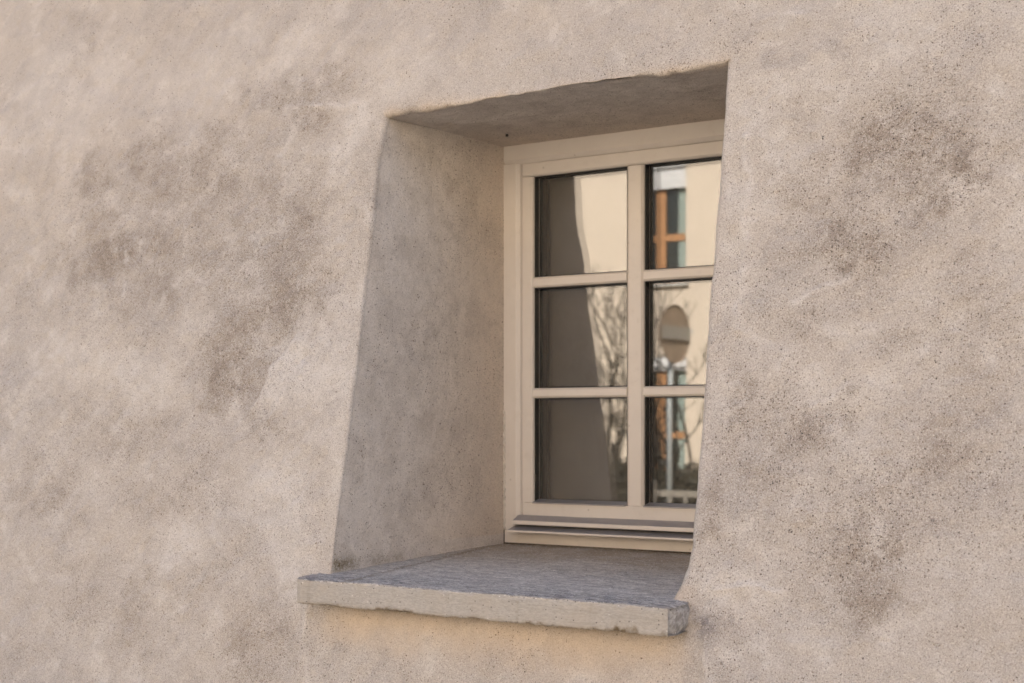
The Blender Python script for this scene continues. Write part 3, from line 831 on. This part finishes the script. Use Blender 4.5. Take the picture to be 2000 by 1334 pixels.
# ------------------------------------------------------------------ across the street (seen in the panes)
def facade(loc, label):
    root = empty('apartment_building', loc)
    tag(root, label, 'building', 'apartment buildings across the street')
    # local coordinates: x along the street, y towards the building's depth (negative), z up from the ground
    cols = [-9.6, -6.4, -3.2, 0.0, 3.2, 6.4, 9.6, 12.8]
    rows = [0.75, 3.75, 6.75]
    ww, wh, dep = 0.92, 1.91, 0.20
    X0, X1, H = -11.6, 14.8, 10.0
    m = MB()
    xs = [X0]
    for c in cols: xs += [c - ww / 2, c + ww / 2]
    xs.append(X1)
    for i in range(0, len(xs) - 1, 2):
        m.box(xs[i], xs[i + 1], -dep, 0, -0.1, H)
    for c in cols:
        zs = [-0.1]
        for r in rows: zs += [r, r + wh]
        zs.append(H)
        for i in range(0, len(zs) - 1, 2):
            m.box(c - ww / 2, c + ww / 2, -dep + 0.0005, -0.0005, zs[i], zs[i + 1])
    m.box(X0, X1, -9, -dep - 0.6, -0.1, H)
    m.build('wall', M['facade'], root)
    m = MB(); m.prism_x([(0.6, H - 0.05), (0.6, H + 0.12), (-4.5, H + 1.9), (-9.6, H + 0.12), (-9.6, H - 0.05)][::-1], X0 - 0.5, X1 + 0.5); m.build('roof', M['tile'], root)
    # one window, then copies
    def window(shut):
        f = 0.065
        m = MB(); y0, y1 = -0.17, -0.11
        tz = 0.72
        m.box(-ww / 2, -ww / 2 + f, y0, y1, 0, wh); m.box(ww / 2 - 0.02, ww / 2, y0, y1, 0, wh); f2 = 0.02
        m.box(-ww / 2 + f, ww / 2 - f, y0, y1, 0, f); m.box(-ww / 2 + f, ww / 2 - f, y0, y1, wh - f, wh)
        m.box(-ww / 2 + f, ww / 2 - f, y0 + .001, y1 - .001, tz - 0.05, tz + 0.05)
        m.box(-0.075, 0.075, y0 + .002, y1 - .002, f, tz - 0.05); m.box(-0.075, 0.075, y0 + .002, y1 - .002, tz + 0.05, wh - f)
        w = m.build('window', M['orange_wood'], None)
        m = MB(); m.box(-ww / 2 + .01, ww / 2 - .01, -0.150, -0.140, 0.01, wh - .01); g = m.build('pane', M['darkglass'], w)
        m = MB()
        for k in range(5):
            x = 0.285 + 0.028 * k
            m.box(x, x + 0.02, -0.136 - 0.008 * (k % 2), -0.128 - 0.008 * (k % 2), 0.07, wh - 0.1)
        m.build('teal_strips', M['teal_strips'], w)  # green strips stand in for bluish light on the window's side reveal
        m = MB()
        n = int(shut / 0.05)
        m.box(-ww / 2 + .002, ww / 2 - .002, -0.10, -0.02, wh - 0.16, wh - 0.002, 0.006)
        for k in range(n):
            z1 = wh - 0.16 - 0.05 * k
            m.box(-ww / 2 + .004, ww / 2 - .004, -0.075, -0.055, z1 - 0.047, z1, 0.004)
        m.build('roller_shutter', M['shutter'], w)
        m = MB(); m.box(-ww / 2 - 0.05, ww / 2 + 0.05, -0.11, 0.06, -0.05, -0.002, 0.006); m.build('sill', M['white_sill'], w)
        return w
    protos = {}
    for ci, c in enumerate(cols):
        for ri, r in enumerate(rows):
            s = 0.35 if ri == 1 else (0.05 if ri == 0 else [0.2, 0.9][ci % 2])
            if s not in protos:
                w = protos[s] = window(s); w.parent = root
            else:
                w = copy_tree(protos[s], root)
            w.location = (c, 0, r)
    m = MB(); m.tube([(1.55, 0.07, 0.0), (1.55, 0.07, H)], [0.045, 0.045], 10); m.build('downpipe', M['pole'], root)
    return root
facade((-7.34, -15.67, GZ), 'sunlit cream apartment building with orange window frames mirrored in the panes')
facade((22.0, -15.67, GZ), 'unseen cream apartment building added further right to bounce sunlight into the window reveal')  # unseen building added so its sunlit front brightens the left reveal

def traffic_mirror():
    root = empty('traffic_mirror', (-4.40, -9.99, GZ))
    tag(root, 'round traffic mirror with painted-on reflections on a pale grey pole mirrored in the right panes', 'traffic mirror')
    m = MB(); m.tube([(0, 0, -0.1), (0, 0, 2.86)], [0.026, 0.026], 14); m.build('pole', M['pole'], root)
    # plate faces along the street; built in a local frame then turned
    m = MB(); n = 40; r = 0.305
    ring0 = []; ring1 = []
    for k in range(n):
        t = 2 * math.pi * k / n
        ring0.append((0.0, r * math.cos(t), r * math.sin(t)))
    prof = [(0.0, 0.0), (0.004, r * 0.985), (0.016, r), (0.016, r * 0.97), (0.009, r * 0.96)]
    vs_ = []
    for (px, pr) in [(0.045, r * 0.955), (0.062, r), (0.050, r), (0.040, r * 0.97)]:
        vs_.append([(px, pr * math.cos(2 * math.pi * k / n), 2.58 + pr * math.sin(2 * math.pi * k / n)) for k in range(n)])
    base = 0
    for ring in vs_: m.v += ring
    for a in range(3):
        for k in range(n):
            k2 = (k + 1) % n
            m.f.append((a * n + k, a * n + k2, (a + 1) * n + k2, (a + 1) * n + k)); m.sm.append(False)
    m.f.append(tuple(range(n))[::-1]); m.sm.append(False)
    m.f.append(tuple(3 * n + k for k in range(n))); m.sm.append(False)
    p = m.build('mirror_disc', M['mirror_brown'], root); p.rotation_euler = (0, 0, R(5))  # taken for a traffic mirror; flat brown painted in place of its reflections
    m = MB(); m.box(0.066, 0.074, -0.285, 0.285, 2.52, 2.66, 0.003); m.box(0.02, 0.044, -0.05, 0.05, 2.55, 2.63, 0.003)
    q = m.build('bracket_and_band', M['bracket_and_band'], root); q.rotation_euler = (0, 0, R(5))  # wide grey band imitates the strip reflected across the mirror
    for y in (-0.31, -0.38):
        m = MB(); m.box(0.02, 0.07, y - 0.035, y, 2.61, 2.645, 0.004); m.build('clip', M['white_sill'], root)
traffic_mirror()

# picket fence along the far pavement
def fence():
    root = empty('garden_fence', (-0.5, -9.65, GZ))
    tag(root, 'bleached wooden garden fence across the street beside the mirror pole', 'fence')
    def piece(name, x0, x1, y0, y1, z0, z1):
        m = MB(); m.box(x0, x1, y0, y1, z0, z1, 0.003); return m.build(name, M['fencewood'], root)
    piece('rail', -4, 4, -0.06, -0.02, 0.90, 0.965); piece('rail', -4, 4, -0.06, -0.02, 0.22, 0.30)
    pk = piece('picket', -0.019, 0.019, -0.018, 0.004, 0.06, 0.93); pk.location.x = -3.9
    pst = piece('post', -0.05, 0.05, -0.17, -0.062, -0.05, 1.06); pst.location.x = -4.0
    random.seed(11)
    for k in range(1, 47):
        c = copy_obj(pk, root); c.location = (-3.9 + 0.17 * k, 0, random.uniform(-0.02, 0.015)); c.rotation_euler = (0, R(random.uniform(-1.2, 1.2)), 0)
    for k in range(1, 5):
        c = copy_obj(pst, root); c.location = (-4 + 2.0 * k, 0, 0)
fence()

# bare trees
def bare_tree(loc, seed, h, stems, label, lean=0.0):
    random.seed(seed)
    root = empty('bare_tree', loc)
    tag(root, label, 'tree', 'bare trees across the street')
    trunk = MB(); twigs = MB()
    def grow(p, d, length, r, depth, target):
        n = 5; pts = [p]; rad = [r]
        d = d.normalized()
        for i in range(n):
            d = (d + Vector((random.uniform(-.16, .16), random.uniform(-.16, .16), random.uniform(-.05, .14)))).normalized()
            p = p + d * length / n
            pts.append(p); rad.append(max(r * (1 - 0.35 * (i + 1) / n), 0.005))
        target.tube([tuple(q) for q in pts], rad, 6 if depth < 2 else 5, depth == 0)
        if depth >= 4: return
        for k in range(random.choice((2, 3, 3)) if depth else 3):
            i = random.choice((3, 4, 5, 5))
            a = random.uniform(0, 2 * math.pi); sp_ = random.uniform(0.35, 0.95)
            side = Vector((math.cos(a), math.sin(a), random.uniform(-.1, .4)))
            grow(pts[i], d + side * sp_, length * random.uniform(0.55, 0.8), rad[i] * random.uniform(0.58, 0.85), depth + 1, twigs)
    for s in range(stems):
        a = 2 * math.pi * s / stems + random.random()
        d = Vector((0.28 * math.cos(a) + lean, 0.28 * math.sin(a), 1.0)) if stems > 1 else Vector((lean, 0, 1))
        grow(Vector((0.05 * math.cos(a), 0.05 * math.sin(a), -0.05)), d, h * random.uniform(0.42, 0.5), 0.042 if stems > 1 else 0.05, 0, trunk)
    trunk.build('trunk', M['bark'], root); twigs.build('crown', M['bark'], root)
bare_tree((-5.32, -11.46, GZ), 5, 2.9, 3, 'bare branching tree behind the mirror pole, mirrored in the right panes', 0.05)
bare_tree((-5.95, -11.7, GZ), 9, 1.95, 5, 'bare many-stemmed shrub-like tree mirrored in the left panes')

# dark evergreen bushes under the trees
def bush_mesh(seed, n):
    rng = np.random.default_rng(seed)
    d = rng.normal(size=(n, 3)); d /= np.linalg.norm(d, axis=1, keepdims=True); d[:, 2] = np.abs(d[:, 2])
    lob = 1 + 0.30 * vnoise(d, 2.2, seed) + 0.25 * vnoise(d, 5.0, seed + 1)
    rad = lob * rng.uniform(0.15, 1.0, n) ** 0.5
    c = d * rad[:, None] * np.array([0.85, 0.7, 1.30])
    s = rng.uniform(0.03, 0.06, n)
    a = rng.normal(size=(n, 3)); a /= np.linalg.norm(a, axis=1, keepdims=True)
    b_ = np.cross(a, rng.normal(size=(n, 3))); b_ /= np.linalg.norm(b_, axis=1, keepdims=True)
    V = np.stack([c - a * s[:, None] * 1.6, c - b_ * s[:, None] * .6, c + a * s[:, None] * 1.6, c + b_ * s[:, None] * .6], 1).reshape(-1, 3)
    F = np.arange(n * 4).reshape(n, 4)
    me = bpy.data.meshes.new('foliage'); fill_mesh(me, V, F); me.materials.append(M['leaf'])
    return me
bm_ = [bush_mesh(3, 22000), bush_mesh(8, 22000)]
bush_labels = ['dark evergreen bush at the far left of the mirrored garden', 'dark evergreen bush below the bare shrub in the lower left pane',
               'dark evergreen bush between the two bare trees', 'dark pointed evergreen bush behind the fence in the lower right pane', 'dark evergreen bush at the right end of the fence']
for k, (x, y, s, rz) in enumerate(((-7.3, -11.0, 0.84, 0.4), (-6.2, -10.9, 0.80, 1.7), (-5.3, -11.0, 0.82, 2.9), (-4.45, -11.1, 0.88, 4.1), (-3.4, -11.0, 0.82, 5.0))):
    root = empty('evergreen_bush', (x, y, GZ - 0.05), rz)
    tag(root, bush_labels[k], 'bush', 'evergreen bushes behind the fence')
    o = bpy.data.objects.new('foliage', bm_[k % 2]); COL.objects.link(o); o.parent = root; o.scale = (s, s, s)
    m = MB(); m.tube([(0, 0, -0.05), (0.02, 0.01, 0.4), (0.0, 0.0, 0.9)], [0.05, 0.035, 0.015], 7); m.build('trunk', M['bark'], root)
